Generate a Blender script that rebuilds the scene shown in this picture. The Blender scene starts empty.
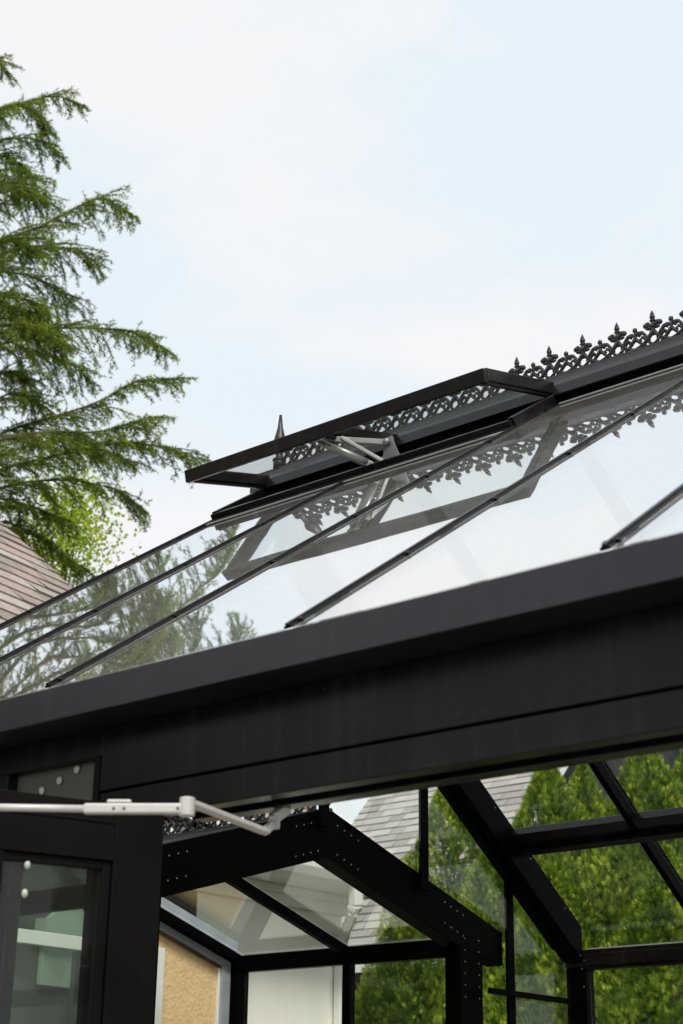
import bpy, bmesh, math, random
import numpy as np
from mathutils import Vector, Matrix
random.seed(7); RNG = np.random.default_rng(11)
sc = bpy.context.scene
COL = sc.collection
V = Vector

# ------------------------------------------------------------------ camera
F_PX = 1600.0
RT = V((0.7650114564, 0.6438694747, 0.0137684830))
UP = V((0.2277460193, -0.2904696720, 0.9293864214))
FW = V((-0.6024028737, 0.7078555426, 0.3688513366))
EYE = V((0, 0, 1.5))
cd = bpy.data.cameras.new('camera'); cam = bpy.data.objects.new('camera', cd); COL.objects.link(cam)
m = Matrix((RT, UP, -FW)).transposed().to_4x4(); m.translation = EYE
cam.matrix_world = m
cd.sensor_width = 36; cd.lens = F_PX / 1024 * 36; cd.clip_start = .02; cd.clip_end = 2000
cd.dof.use_dof = True; cd.dof.focus_distance = 6.0; cd.dof.aperture_fstop = 6.3
sc.camera = cam

def ray(px, py):
    return RT * ((px - 341.5) / F_PX) + UP * ((512 - py) / F_PX) + FW
def at_dist(px, py, D):                      # real-world point seen at that spot, D metres away in plan
    r = ray(px, py); return EYE + r * (D / math.hypot(r.x, r.y))
def at_y(px, py, Y):
    r = ray(px, py); return EYE + r * (Y / r.y)
def at_x(px, py, X):
    r = ray(px, py); return EYE + r * (X / r.x)
def at_z(px, py, Z):
    r = ray(px, py); return EYE + r * ((Z - 1.5) / r.z)

# ------------------------------------------------------------------ materials
def new_mat(name):
    mt = bpy.data.materials.new(name); mt.use_nodes = True
    nt = mt.node_tree; nt.nodes.clear()
    out = nt.nodes.new('ShaderNodeOutputMaterial')
    return mt, nt, out
def N(nt, t, **kw):
    n = nt.nodes.new(t)
    for k, v in kw.items(): setattr(n, k, v)
    return n
def principled(name, col, rough=.5, metal=0, spec=.5, var=.0, vscale=6, bump=0, bscale=80, coat=0, detail=4, col2=None, rvar=0):
    mt, nt, out = new_mat(name)
    b = N(nt, 'ShaderNodeBsdfPrincipled'); nt.links.new(b.outputs[0], out.inputs[0])
    b.inputs['Base Color'].default_value = (*col, 1); b.inputs['Roughness'].default_value = rough
    b.inputs['Metallic'].default_value = metal; b.inputs['Specular IOR Level'].default_value = spec
    b.inputs['Coat Weight'].default_value = coat
    tc = N(nt, 'ShaderNodeTexCoord')
    if var or col2 or rvar:
        nz = N(nt, 'ShaderNodeTexNoise'); nz.inputs['Scale'].default_value = vscale; nz.inputs['Detail'].default_value = detail
        nt.links.new(tc.outputs['Object'], nz.inputs['Vector'])
        mx = N(nt, 'ShaderNodeMix', data_type='RGBA')
        c2 = col2 or tuple(min(1, c * (1 + var)) for c in col); c1 = col if col2 else tuple(c * (1 - var) for c in col)
        mx.inputs[6].default_value = (*c1, 1); mx.inputs[7].default_value = (*c2, 1)
        rp = N(nt, 'ShaderNodeMapRange'); rp.inputs[1].default_value = .3; rp.inputs[2].default_value = .7
        nt.links.new(nz.outputs['Fac'], rp.inputs[0]); nt.links.new(rp.outputs[0], mx.inputs[0])
        nt.links.new(mx.outputs[2], b.inputs['Base Color'])
        if rvar:
            r2 = N(nt, 'ShaderNodeMapRange'); r2.inputs[1].default_value = .3; r2.inputs[2].default_value = .7
            r2.inputs[3].default_value = rough - rvar; r2.inputs[4].default_value = rough + rvar
            nt.links.new(nz.outputs['Fac'], r2.inputs[0]); nt.links.new(r2.outputs[0], b.inputs['Roughness'])
    if bump:
        n2 = N(nt, 'ShaderNodeTexNoise'); n2.inputs['Scale'].default_value = bscale; n2.inputs['Detail'].default_value = 5
        nt.links.new(tc.outputs['Object'], n2.inputs['Vector'])
        bp = N(nt, 'ShaderNodeBump'); bp.inputs['Strength'].default_value = bump; bp.inputs['Distance'].default_value = .01
        nt.links.new(n2.outputs['Fac'], bp.inputs['Height']); nt.links.new(bp.outputs[0], b.inputs['Normal'])
    return mt
def glass_mat(name, tint, dirt, f0=.045, pw=5):
    # thin float glass: angle-dependent mirror reflection over clear transmission, with a little dust
    mt, nt, out = new_mat(name)
    g = N(nt, 'ShaderNodeNewGeometry'); d = N(nt, 'ShaderNodeVectorMath', operation='DOT_PRODUCT')
    nt.links.new(g.outputs['Normal'], d.inputs[0]); nt.links.new(g.outputs['Incoming'], d.inputs[1])
    a = N(nt, 'ShaderNodeMath', operation='ABSOLUTE'); nt.links.new(d.outputs['Value'], a.inputs[0])
    s = N(nt, 'ShaderNodeMath', operation='SUBTRACT'); s.inputs[0].default_value = 1; nt.links.new(a.outputs[0], s.inputs[1])
    p = N(nt, 'ShaderNodeMath', operation='POWER'); p.inputs[1].default_value = pw; nt.links.new(s.outputs[0], p.inputs[0])
    f = N(nt, 'ShaderNodeMath', operation='MULTIPLY_ADD'); f.inputs[1].default_value = 1 - f0; f.inputs[2].default_value = f0
    nt.links.new(p.outputs[0], f.inputs[0])
    tr = N(nt, 'ShaderNodeBsdfTransparent'); tr.inputs[0].default_value = (*tint, 1)
    gl = N(nt, 'ShaderNodeBsdfGlossy'); gl.inputs['Roughness'].default_value = .012; gl.inputs[0].default_value = (1, 1, 1, 1)
    # faint waviness of the pane
    tc = N(nt, 'ShaderNodeTexCoord'); nz = N(nt, 'ShaderNodeTexNoise'); nz.inputs['Scale'].default_value = 2.2; nz.inputs['Detail'].default_value = 1
    nt.links.new(tc.outputs['Object'], nz.inputs['Vector'])
    bp = N(nt, 'ShaderNodeBump'); bp.inputs['Strength'].default_value = .12; bp.inputs['Distance'].default_value = .004
    nt.links.new(nz.outputs['Fac'], bp.inputs['Height']); nt.links.new(bp.outputs[0], gl.inputs['Normal'])
    mx = N(nt, 'ShaderNodeMixShader'); nt.links.new(f.outputs[0], mx.inputs[0]); nt.links.new(tr.outputs[0], mx.inputs[1]); nt.links.new(gl.outputs[0], mx.inputs[2])
    df = N(nt, 'ShaderNodeBsdfDiffuse'); df.inputs[0].default_value = (.70, .68, .64, 1)
    n2 = N(nt, 'ShaderNodeTexNoise'); n2.inputs['Scale'].default_value = 14; n2.inputs['Detail'].default_value = 8; n2.inputs['Roughness'].default_value = .7
    nt.links.new(tc.outputs['Object'], n2.inputs['Vector'])
    r = N(nt, 'ShaderNodeMapRange'); r.inputs[1].default_value = .45; r.inputs[2].default_value = .8; r.inputs[3].default_value = dirt * .7; r.inputs[4].default_value = dirt * 1.5
    nt.links.new(n2.outputs['Fac'], r.inputs[0])
    m2 = N(nt, 'ShaderNodeMixShader'); nt.links.new(r.outputs[0], m2.inputs[0]); nt.links.new(mx.outputs[0], m2.inputs[1]); nt.links.new(df.outputs[0], m2.inputs[2])
    nt.links.new(m2.outputs[0], out.inputs[0])
    return mt
def leaf_mat(name, c1, c2, c3, scale=3, trans=.35, rough=.55):
    mt, nt, out = new_mat(name)
    at = N(nt, 'ShaderNodeAttribute', attribute_name='tone')
    rp = N(nt, 'ShaderNodeValToRGB'); e = rp.color_ramp.elements
    e[0].color = (*c1, 1); e[1].color = (*c3, 1); k = e.new(.5); k.color = (*c2, 1)
    nt.links.new(at.outputs['Fac'], rp.inputs[0])
    b = N(nt, 'ShaderNodeBsdfPrincipled'); b.inputs['Roughness'].default_value = rough; b.inputs['Specular IOR Level'].default_value = .3
    nt.links.new(rp.outputs[0], b.inputs['Base Color'])
    t = N(nt, 'ShaderNodeBsdfTranslucent'); nt.links.new(rp.outputs[0], t.inputs[0])
    mx = N(nt, 'ShaderNodeMixShader'); mx.inputs[0].default_value = trans
    nt.links.new(b.outputs[0], mx.inputs[1]); nt.links.new(t.outputs[0], mx.inputs[2]); nt.links.new(mx.outputs[0], out.inputs[0])
    return mt
def shingle_mat(name, cols, gran=.25):
    mt, nt, out = new_mat(name)
    at = N(nt, 'ShaderNodeAttribute', attribute_name='tone')
    rp = N(nt, 'ShaderNodeValToRGB'); rp.color_ramp.interpolation = 'LINEAR'
    e = rp.color_ramp.elements; e[0].color = (*cols[0], 1); e[1].color = (*cols[-1], 1)
    for i, c in enumerate(cols[1:-1]):
        k = e.new((i + 1) / (len(cols) - 1)); k.color = (*c, 1)
    nt.links.new(at.outputs['Fac'], rp.inputs[0])
    tc = N(nt, 'ShaderNodeTexCoord'); nz = N(nt, 'ShaderNodeTexNoise'); nz.inputs['Scale'].default_value = 60; nz.inputs['Detail'].default_value = 6
    nt.links.new(tc.outputs['Object'], nz.inputs['Vector'])
    mx = N(nt, 'ShaderNodeMix', data_type='RGBA', blend_type='MULTIPLY'); mx.inputs[0].default_value = 1
    r = N(nt, 'ShaderNodeMapRange'); r.inputs[1].default_value = .3; r.inputs[2].default_value = .7; r.inputs[3].default_value = 1 - gran; r.inputs[4].default_value = 1 + gran
    nt.links.new(nz.outputs['Fac'], r.inputs[0]); nt.links.new(rp.outputs[0], mx.inputs[6]); nt.links.new(r.outputs[0], mx.inputs[7])
    b = N(nt, 'ShaderNodeBsdfPrincipled'); b.inputs['Roughness'].default_value = .9
    nt.links.new(mx.outputs[2], b.inputs['Base Color']); nt.links.new(b.outputs[0], out.inputs[0])
    return mt

M = {}
M['black'] = principled('black_powder_coat', (.0050, .0040, .0040), .26, 0, .22, var=.3, vscale=2, bump=.04, bscale=900, rvar=.10)
M['black_shade'] = principled('black_interior_shade', (.0012, .0011, .0010), .5, 0, .02, var=.2, vscale=5)  # same black metal, interior shade put into a darker colour
M['gutter'] = principled('black_gutter_coat', (.0112, .0098, .0150), .33, 0, .5, var=.2, vscale=2.5, bump=.03, bscale=900, rvar=.05)
M['door_black'] = principled('dark_bronze_door', (.005, .0042, .0036), .45, 0, .1, var=.25, vscale=3)
M['cap'] = principled('black_ridge_gloss', (.008, .0078, .0095), .24, 0, .5, var=.2, vscale=5)
M['cast'] = principled('cast_aluminium_black', (.012, .012, .015), .42, 0, .5, var=.3, vscale=20, bump=.1, bscale=300)
def weather(mt, amount):
    # faint drip streaks and specks of dust on powder coat
    nt = mt.node_tree; b = [n for n in nt.nodes if n.type == 'BSDF_PRINCIPLED'][0]
    tc = N(nt, 'ShaderNodeTexCoord'); mp = N(nt, 'ShaderNodeMapping'); mp.inputs['Scale'].default_value = (22, 22, 1.6); nt.links.new(tc.outputs['Object'], mp.inputs[0])
    a = N(nt, 'ShaderNodeTexNoise'); a.inputs['Scale'].default_value = 1; a.inputs['Detail'].default_value = 4; nt.links.new(mp.outputs[0], a.inputs['Vector'])
    c = N(nt, 'ShaderNodeTexNoise'); c.inputs['Scale'].default_value = 130; c.inputs['Detail'].default_value = 2; nt.links.new(tc.outputs['Object'], c.inputs['Vector'])
    ra = N(nt, 'ShaderNodeMapRange'); ra.inputs[1].default_value = .52; ra.inputs[2].default_value = .75; ra.inputs[4].default_value = amount; nt.links.new(a.outputs['Fac'], ra.inputs[0])
    rc = N(nt, 'ShaderNodeMapRange'); rc.inputs[1].default_value = .70; rc.inputs[2].default_value = .76; rc.inputs[4].default_value = amount * 3; nt.links.new(c.outputs['Fac'], rc.inputs[0])
    ad = N(nt, 'ShaderNodeMath', operation='ADD', use_clamp=True); nt.links.new(ra.outputs[0], ad.inputs[0]); nt.links.new(rc.outputs[0], ad.inputs[1])
    mx = N(nt, 'ShaderNodeMix', data_type='RGBA'); mx.inputs[7].default_value = (.22, .20, .18, 1)
    nt.links.new(b.inputs['Base Color'].links[0].from_socket, mx.inputs[6]); nt.links.new(ad.outputs[0], mx.inputs[0]); nt.links.new(mx.outputs[2], b.inputs['Base Color'])
M['glass'] = glass_mat('roof_glass', (.96, .98, .97), .05, .10, 1.35)
M['glass_wall'] = glass_mat('wall_glass', (.96, .98, .965), .005, .010)
M['far_glass'] = glass_mat('rear_roof_glass', (.97, .985, .975), .006, .014)
M['vent_glass'] = glass_mat('vent_glass', (.96, .98, .975), .02, .03, 7)
M['flat_pane'] = principled('brown_grey_pane', (.105, .10, .082), .22, 0, .5, var=.12, vscale=3)  # opaque pane in one flat brown-grey tone
M['edge'] = principled('glazing_strip', (.30, .31, .30), .4)  # glazing strips; also colours the painted highlights on the eaves
M['alu'] = principled('bare_aluminium', (.27, .27, .265), .42, .8, .5, var=.15, vscale=30)
M['screw'] = principled('screw_head', (.20, .195, .19), .35, .8)
M['closer'] = principled('closer_grey_paint', (.56, .54, .53), .42, .1, .5, var=.06, vscale=40)
M['trim'] = principled('grey_trim', (.30, .325, .36), .5, 0, .4, var=.12, vscale=8)
M['flash'] = principled('galvanised_flashing', (.42, .45, .49), .45, .3, .5, var=.12, vscale=10)
M['tan'] = principled('tan_osb_board', (.74, .50, .25), .85, 0, .2, vscale=26, bump=.6, bscale=55, col2=(.84, .61, .34), detail=9)
M['white'] = principled('white_paint', (.78, .77, .74), .5, 0, .4, var=.05, vscale=5)
M['cream'] = principled('cream_stucco', (.86, .83, .755), .85, 0, .2, var=.05, vscale=2.5, bump=.25, bscale=90)
M['sage'] = principled('sage_siding', (.20, .27, .20), .75, 0, .3, var=.06, vscale=3)
M['dgrey'] = principled('dark_grey_wall', (.12, .12, .12), .8, var=.15)
M['slate'] = principled('slate_hung_gable', (.03, .03, .034), .7, 0, .3, var=.4, vscale=9)
M['green_wall'] = principled('dark_green_siding', (.03, .04, .024), .7, 0, .3, var=.25, vscale=2)
M['redbrown'] = principled('red_brown_barge_board', (.30, .10, .05), .7, var=.2, vscale=8)
M['bark'] = principled('bark', (.10, .065, .045), .9, 0, .2, var=.4, vscale=12, bump=.6, bscale=40)
M['pane_dot'] = principled('pale_gloss_dot', (.48, .52, .46), .10, 0, .6)  # small pale glossy dots set on two panes
M['soil'] = principled('lawn', (.05, .085, .025), .9, 0, .2, var=.4, vscale=4)
M['paving'] = principled('paving', (.30, .28, .26), .85, 0, .3, var=.15, vscale=3, bump=.2, bscale=60)
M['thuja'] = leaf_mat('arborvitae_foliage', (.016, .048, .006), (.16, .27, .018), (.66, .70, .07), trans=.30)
M['cedar'] = leaf_mat('cedar_needles', (.022, .058, .014), (.14, .222, .026), (.44, .50, .042), trans=.4)
M['maple'] = leaf_mat('pale_leaves', (.16, .28, .015), (.36, .50, .025), (.66, .62, .03), trans=.5)
M['sh_brown'] = shingle_mat('brown_shingles', [(.20, .170, .150), (.27, .225, .20), (.32, .285, .255), (.31, .23, .20), (.38, .34, .305)])
M['sh_grey'] = shingle_mat('grey_shingles', [(.27, .255, .24), (.36, .34, .325), (.45, .43, .41)], .15)
M['sh_dark'] = shingle_mat('charcoal_shingles', [(.022, .022, .026), (.04, .038, .042), (.06, .055, .06)])

weather(M['black'], .045); weather(M['gutter'], .03); weather(M['cream'], .05); weather(M['tan'], .12)

# ------------------------------------------------------------------ mesh helpers
def add_box(bm, x0, x1, y0, y1, z0, z1):
    vs = [bm.verts.new((x, y, z)) for x in (x0, x1) for y in (y0, y1) for z in (z0, z1)]
    for f in ((0, 1, 3, 2), (4, 6, 7, 5), (0, 4, 5, 1), (2, 3, 7, 6), (0, 2, 6, 4), (1, 5, 7, 3)): bm.faces.new([vs[i] for i in f])
def add_beam(bm, p, q, w, h, up=(0, 0, 1), off=0):
    """box from p to q; w across, h along 'up'; off shifts the section along 'up'"""
    p, q, up = V(p), V(q), V(up); d = (q - p).normalized(); s = d.cross(up).normalized(); u = s.cross(d).normalized()
    vs = []
    for e in (p, q):
        for a, b in ((-1, -1), (1, -1), (1, 1), (-1, 1)): vs.append(bm.verts.new(e + s * (a * w / 2) + u * (b * h / 2 + off)))
    for f in ((0, 1, 2, 3), (7, 6, 5, 4), (0, 4, 5, 1), (1, 5, 6, 2), (2, 6, 7, 3), (3, 7, 4, 0)): bm.faces.new([vs[i] for i in f])
def add_tube(bm, pts, rad, n=8, cap=True):
    pts = [V(p) for p in pts]; rad = rad if hasattr(rad, '__len__') else [rad] * len(pts); rings = []
    for i, p in enumerate(pts):
        d = (pts[min(i + 1, len(pts) - 1)] - pts[max(i - 1, 0)]).normalized()
        a = V((0, 0, 1)) if abs(d.z) < .9 else V((1, 0, 0)); s = d.cross(a).normalized(); u = s.cross(d)
        rings.append([bm.verts.new(p + (s * math.cos(t) + u * math.sin(t)) * rad[i]) for t in [2 * math.pi * k / n for k in range(n)]])
    for a, b in zip(rings, rings[1:]):
        for k in range(n): bm.faces.new((a[k], a[(k + 1) % n], b[(k + 1) % n], b[k]))
    if cap: bm.faces.new(rings[0][::-1]); bm.faces.new(rings[-1])
def add_prism(bm, poly, off):
    off = V(off); a = [bm.verts.new(V(p)) for p in poly]; b = [bm.verts.new(V(p) + off) for p in poly]; n = len(a)
    bm.faces.new(a[::-1]); bm.faces.new(b)
    for k in range(n): bm.faces.new((a[k], a[(k + 1) % n], b[(k + 1) % n], b[k]))
def add_ball(bm, c, r, sx=1, sy=1, sz=1, sub=2):
    bmesh.ops.create_icosphere(bm, subdivisions=sub, radius=1, matrix=Matrix.Translation(V(c)) @ Matrix.Diagonal((r * sx, r * sy, r * sz, 1)))
def obj(name, bm, mat, parent=None, bevel=0, smooth=False, autosmooth=False):
    bmesh.ops.recalc_face_normals(bm, faces=bm.faces)
    me = bpy.data.meshes.new(name); bm.to_mesh(me); bm.free(); me.materials.append(M[mat])
    if smooth: me.polygons.foreach_set('use_smooth', [True] * len(me.polygons))
    o = bpy.data.objects.new(name, me); COL.objects.link(o)
    if parent: o.parent = parent; o.matrix_parent_inverse = Matrix.Identity(4); o.location = -world_loc(parent)
    if bevel:
        b = o.modifiers.new('edge', 'BEVEL'); b.width = bevel; b.segments = 2; b.limit_method = 'ANGLE'; b.angle_limit = math.radians(40)
    return o
WL = {}
def world_loc(o): return WL.get(o.name, V((0, 0, 0)))
def reg(o):                                   # remember where an object sits in the world, for its children
    WL[o.name] = world_loc(o.parent) + o.location if o.parent else V(o.location); return o
def part(name, bm, mat, parent, **k): return reg(obj(name, bm, mat, parent, **k))
def tag(o, label, cat, group=None, kind=None):
    if label: o['label'] = label
    if cat: o['category'] = cat
    if group: o['group'] = group
    if kind: o['kind'] = kind
    return o
def thing(name, loc, label, cat, group=None):
    o = bpy.data.objects.new(name, None); COL.objects.link(o); o.location = loc; o.empty_display_size = .3
    tag(o, label, cat, group); return reg(o)
def B(): return bmesh.new()
def box_part(name, mat, parent, *boxes, bevel=.0025):
    bm = B()
    for b in boxes: add_box(bm, *b)
    return part(name, bm, mat, parent, bevel=bevel)
def beam_part(name, mat, parent, *beams, bevel=.0025):
    bm = B()
    for b in beams: add_beam(bm, *b)
    return part(name, bm, mat, parent, bevel=bevel)
def raw_mesh(name, verts, faces_n, k, mat, parent=None, tone=None, smooth=False):
    """verts (n,3) numpy; faces are consecutive groups of k verts"""
    me = bpy.data.meshes.new(name); nv = len(verts); nf = nv // k
    me.vertices.add(nv); me.vertices.foreach_set('co', np.asarray(verts, np.float32).ravel())
    me.loops.add(nv); me.loops.foreach_set('vertex_index', np.arange(nv, dtype=np.int32))
    me.polygons.add(nf); me.polygons.foreach_set('loop_start', np.arange(0, nv, k, dtype=np.int32))
    me.update(calc_edges=True)
    if tone is not None:
        a = me.attributes.new('tone', 'FLOAT', 'FACE'); a.data.foreach_set('value', np.asarray(tone, np.float32))
    me.materials.append(M[mat])
    o = bpy.data.objects.new(name, me); COL.objects.link(o)
    if parent: o.parent = parent; o.location = -world_loc(parent)
    return reg(o)

# ------------------------------------------------------------------ greenhouse: main dimensions (metres)
S = .74                                        # bay width
X0 = -4.30; XN = X0 + 7 * S                    # gable end ... far right end
Y0, Z0, T = 2.268, 2.4645, .6948               # front top edge of the gutter, roof pitch
YC = 4.5326; ZA = Z0 + T * (YC - Y0)           # ridge
YF = 2 * YC - Y0                               # rear glazing edge
RN = V((0, -T, 1)).normalized(); RF = V((0, T, 1)).normalized()
def zn(y): return Z0 + T * (y - Y0)
def zf(y): return ZA - T * (y - YC)
XV1 = X0 + 2 * S                               # right side of the roof vent
YS, = (4.225,)                                 # vent sill
GH = thing('greenhouse', (X0, 4.53, 0), 'black framed Victorian glass greenhouse with ornate ridge cresting and an open roof vent', 'greenhouse')

# gutter, fascia and door header along the near side
bm = B(); add_prism(bm, [(X0 - .06, Y0, 2.384), (X0 - .06, Y0, Z0 - .002), (X0 - .06, Y0 + .012, Z0 - .002), (X0 - .06, Y0 + .02, Z0 - .02), (X0 - .06, 2.41, Z0 - .02), (X0 - .06, 2.41, 2.384)], (XN - X0 + .12, 0, 0))
part('gutter', bm, 'gutter', GH, bevel=.002)
box_part('header_fascia', 'black', GH, (-2.73, XN, 2.380, 2.425, 2.236, 2.3835), (-2.73, XN, 2.383, 2.425, 2.165, 2.2325), (-2.73, XN, 2.425, 2.44, 2.18, 2.3835))
box_part('door_track', 'black', GH, (-2.51, XN, 2.44, 2.4595, 2.176, 2.38), (-2.51, XN, 2.460, 2.505, 2.160, 2.38))
box_part('end_cover', 'black_shade', GH, (-1.335, XN, 2.506, 2.64, 2.125, 2.37))
# near wall to the left of the door
box_part('window_head', 'black', GH, (X0, -2.732, 2.383, 2.43, 2.318, 2.3835))
box_part('jamb', 'door_black', GH, (-2.752, -2.732, 2.379, 2.45, 0.05, 2.3175), (-2.66, -2.592, 2.384, 2.45, 0.05, 2.164), (-2.7315, -2.661, 2.39, 2.44, 0.05, 2.164))
for xm in (-3.075, -3.56, X0 + .03):
    box_part('mullion', 'black', GH, (xm - .016, xm + .016, 2.379, 2.45, .05, 2.3175))
for a, b in ((-3.057, -2.754), (-3.542, -3.093), (X0 + .048, -3.578)):
    wp = box_part('side_pane', 'flat_pane' if a == -3.057 else 'glass_wall', GH, (a, b, 2.408, 2.413, 2.16 if a == -3.057 else .1, 2.3175), bevel=0)
    if a == -3.057:
        box_part('side_pane', 'glass_wall', GH, (a, b, 2.408, 2.413, .1, 2.1595), bevel=0)
        for px, py in ((76.8, 769.4), (59.4, 780.5), (41.8, 790.5)):
            p = at_y(px, py, 2.404); bm = B(); add_ball(bm, p, .010, 1, .45, 1); part('pane_dot', bm, 'pane_dot', wp, smooth=True)
box_part('base_wall', 'black', GH, (X0, -2.52, 2.379, 2.46, 0, .05))
# near wall to the right of the doorway
for k in range(5, 8):
    xm = X0 + k * S; box_part('mullion', 'black', GH, (xm - .02, xm + .02, 2.384, 2.45, .05, 2.159))
for k in range(5, 7): box_part('side_pane', 'glass_wall', GH, (X0 + k * S + .021, X0 + (k + 1) * S - .021, 2.408, 2.413, .05, 2.159), bevel=0)

# roof glazing
def pane_near(xa, xb, ya, yb):
    bm = B(); e = -.004; add_prism(bm, [(xa, ya, zn(ya) + e), (xb, ya, zn(ya) + e), (xb, yb, zn(yb) + e), (xa, yb, zn(yb) + e)], RN * -.004); part('roof_pane', bm, 'glass', GH)
def pane_far(xa, xb, ya, yb):
    bm = B(); add_prism(bm, [(xa, ya, zf(ya)), (xb, ya, zf(ya)), (xb, yb, zf(yb)), (xa, yb, zf(yb))], RF * -.004); part('roof_pane', bm, 'far_glass', GH)
for k in range(7):
    xa, xb = X0 + k * S + .012, X0 + (k + 1) * S - .012
    pane_near(xa, xb, Y0 + .016, YS if k < 2 else 4.505)
    pane_far(xa, xb, 4.56, YF - .02)
def near_bar(k):
    x = X0 + k * S; yb = 4.50; bm = B()
    if k == 1: yb = YS - .02
    p, q = V((x, Y0 + .016, zn(Y0 + .016) - .006)), V((x, yb, zn(yb) - .006))
    add_beam(bm, p, q, .021, .006, RN, .004); add_beam(bm, p, q, .010, .006, RN, .0095)
    add_beam(bm, p + (q - p).normalized() * .16, q, .012, .016, RN, -.014)
    L = (q - p).length; n = int(L / .42)
    for i in range(n + 1):
        c = p + (q - p) * ((i + .08) / (n + .3))
        for sx in (-1, 1): add_beam(bm, c + V((sx * .013, 0, 0)) + RN * .001, c + V((sx * .013, 0, 0)) + RN * .010, .010, .010, (1, 0, 0))
    return part('glazing_bar', bm, 'black', GH, bevel=.0015)
for k in range(8): near_bar(k)
for k in range(1, 8):
    x = X0 + k * S; bm = B()
    p, q = V((x, 4.56, zf(4.56))), V((x, YF - .03, zf(YF - .03)))
    add_beam(bm, p, q, .03, .014, RF, .009); add_beam(bm, p, q, .030, .055, RF, -.034); part('glazing_bar', bm, 'black_shade', GH, bevel=.0015)
for (xa, xb) in ((X0 - .001, X0 + .112), (X0 + 3 * S + .02, X0 + 3 * S + .12)):
    # portal frames: a rafter on each slope
    if xa < -4: 
        bm = B(); y1, y2 = 4.62, 6.74
        add_prism(bm, [(xa, y1, zf(y1) - .006), (xa, y2, zf(y2) - .006), (xa, y2, zf(y2) - .17), (xa, y1, zf(y1) - .17)], (xb - xa, 0, 0))
        add_prism(bm, [(xa + .006, y1, zf(y1) - .172), (xa + .006, y2 - .1, zf(y2 - .1) - .172), (xa + .006, y2 - .1, zf(y2 - .1) - .19), (xa + .006, y1, zf(y1) - .19)], (.05, 0, 0))
        part('end_rafter', bm, 'black_shade', GH, bevel=.003)
        bm = B(); y1, y2 = 2.45, 4.45
        add_prism(bm, [(xa, y1, zn(y1) - .006), (xa, y2, zn(y2) - .006), (xa, y2, zn(y2) - .06), (xa, y1, zn(y1) - .06)], (.04, 0, 0)); part('end_rafter', bm, 'black_shade', GH, bevel=.003)
# screw heads on the far end rafter and post
SCREW = []
def screw(x, y, z):
    if not SCREW:
        bm = B(); add_ball(bm, (0, 0, 0), .0042, .6, 1, 1, 1); o = part('screw', bm, 'screw', GH, smooth=True); SCREW.append((o, V(o.location)))
    else:
        o = SCREW[0][0].copy(); COL.objects.link(o)
    o.location = SCREW[0][1] + V((x, y, z))
for y in np.arange(5.2, 6.7, .28): screw(X0 + .112, y, zf(y) - .035)
for dy, z in ((.02, 2.36), (.05, 2.34), (.03, 2.30), (.04, 2.22)): screw(X0 + .112, 6.70 + dy, z)
# purlin and rear eave
yp = 6.19
bm = B(); y = 6.225; add_beam(bm, (X0 + .113, y, zf(y)), (XN, y, zf(y)), .10, .045, RF, -.035); y = 6.262; add_beam(bm, (X0 + .1135, y, zf(y)), (XN, y, zf(y)), .032, .03, RF, -.0725)
part('purlin', bm, 'black', GH, bevel=.003)
box_part('rear_eave', 'black', GH, (X0, XN, 6.77, 6.83, 2.300, 2.392), (X0, XN, 6.757, 6.769, 2.315, 2.372), (X0, XN, 6.831, 6.92, 2.36, 2.40))
box_part('eave_highlight', 'edge', GH, (X0 + .113, XN, 6.7715, 6.79, 2.3925, 2.3985), bevel=0)  # pale strip standing in for the highlight along the rear eave edge
box_part('corner_post', 'black_shade', GH, (X0, X0 + .11, 6.765, 6.835, 0, 2.31))
for k in range(1, 8): box_part('mullion', 'black_shade', GH, (X0 + k * S - .02, X0 + k * S + .02, 6.772, 6.83, 0, 2.2995))
for k in range(7): box_part('side_pane', 'glass_wall', GH, (X0 + k * S + (.022 if k else .112), X0 + (k + 1) * S - .022, 6.798, 6.803, .05, 2.2995), bevel=0)
# gable end wall: mullions, transom, panes
XE = X0 + .012
def gable_top(y): return (zf(y) if y > YC else zn(y)) - .06
for y in (4.95, 5.623, 6.27):
    zb = 0 if y > 6.1 else 2.80 - .305 * abs(y - 5.0) - .07
    box_part('mullion', 'black_shade', GH, (XE - .004, XE + .012, y - .027, y + .027, zb, gable_top(y + .03)))
box_part('transom', 'black_shade', GH, (XE + .031, XE + .05, 6.05, 6.77, 2.140, 2.165))
bm = B()
add_prism(bm, [(XE + .006, 5.652, 2.62), (XE + .006, 6.24, 2.44), (XE + .006, 6.24, zf(6.24) - .1), (XE + .006, 5.652, zf(5.652) - .1)], (.004, 0, 0)); part('gable_pane', bm, 'glass_wall', GH)
bm = B(); add_prism(bm, [(XE + .006, 6.30, .05), (XE + .006, 6.76, .05), (XE + .006, 6.76, zf(6.76) - .1), (XE + .006, 6.30, zf(6.30) - .1)], (.004, 0, 0)); part('gable_pane', bm, 'glass_wall', GH)
bm = B(); add_prism(bm, [(XE + .006, 4.98, 2.80), (XE + .006, 5.594, 2.63), (XE + .006, 5.594, zf(5.594) - .1), (XE + .006, 4.98, zf(4.98) - .1)], (.004, 0, 0)); part('gable_pane', bm, 'glass_wall', GH)
bm = B(); add_prism(bm, [(XE + .006, 2.47, .05), (XE + .006, 3.9, .05), (XE + .006, 3.9, zn(3.9) - .1), (XE + .006, 2.47, zn(2.47) - .1)], (.004, 0, 0)); part('gable_pane', bm, 'glass_wall', GH)

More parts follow.
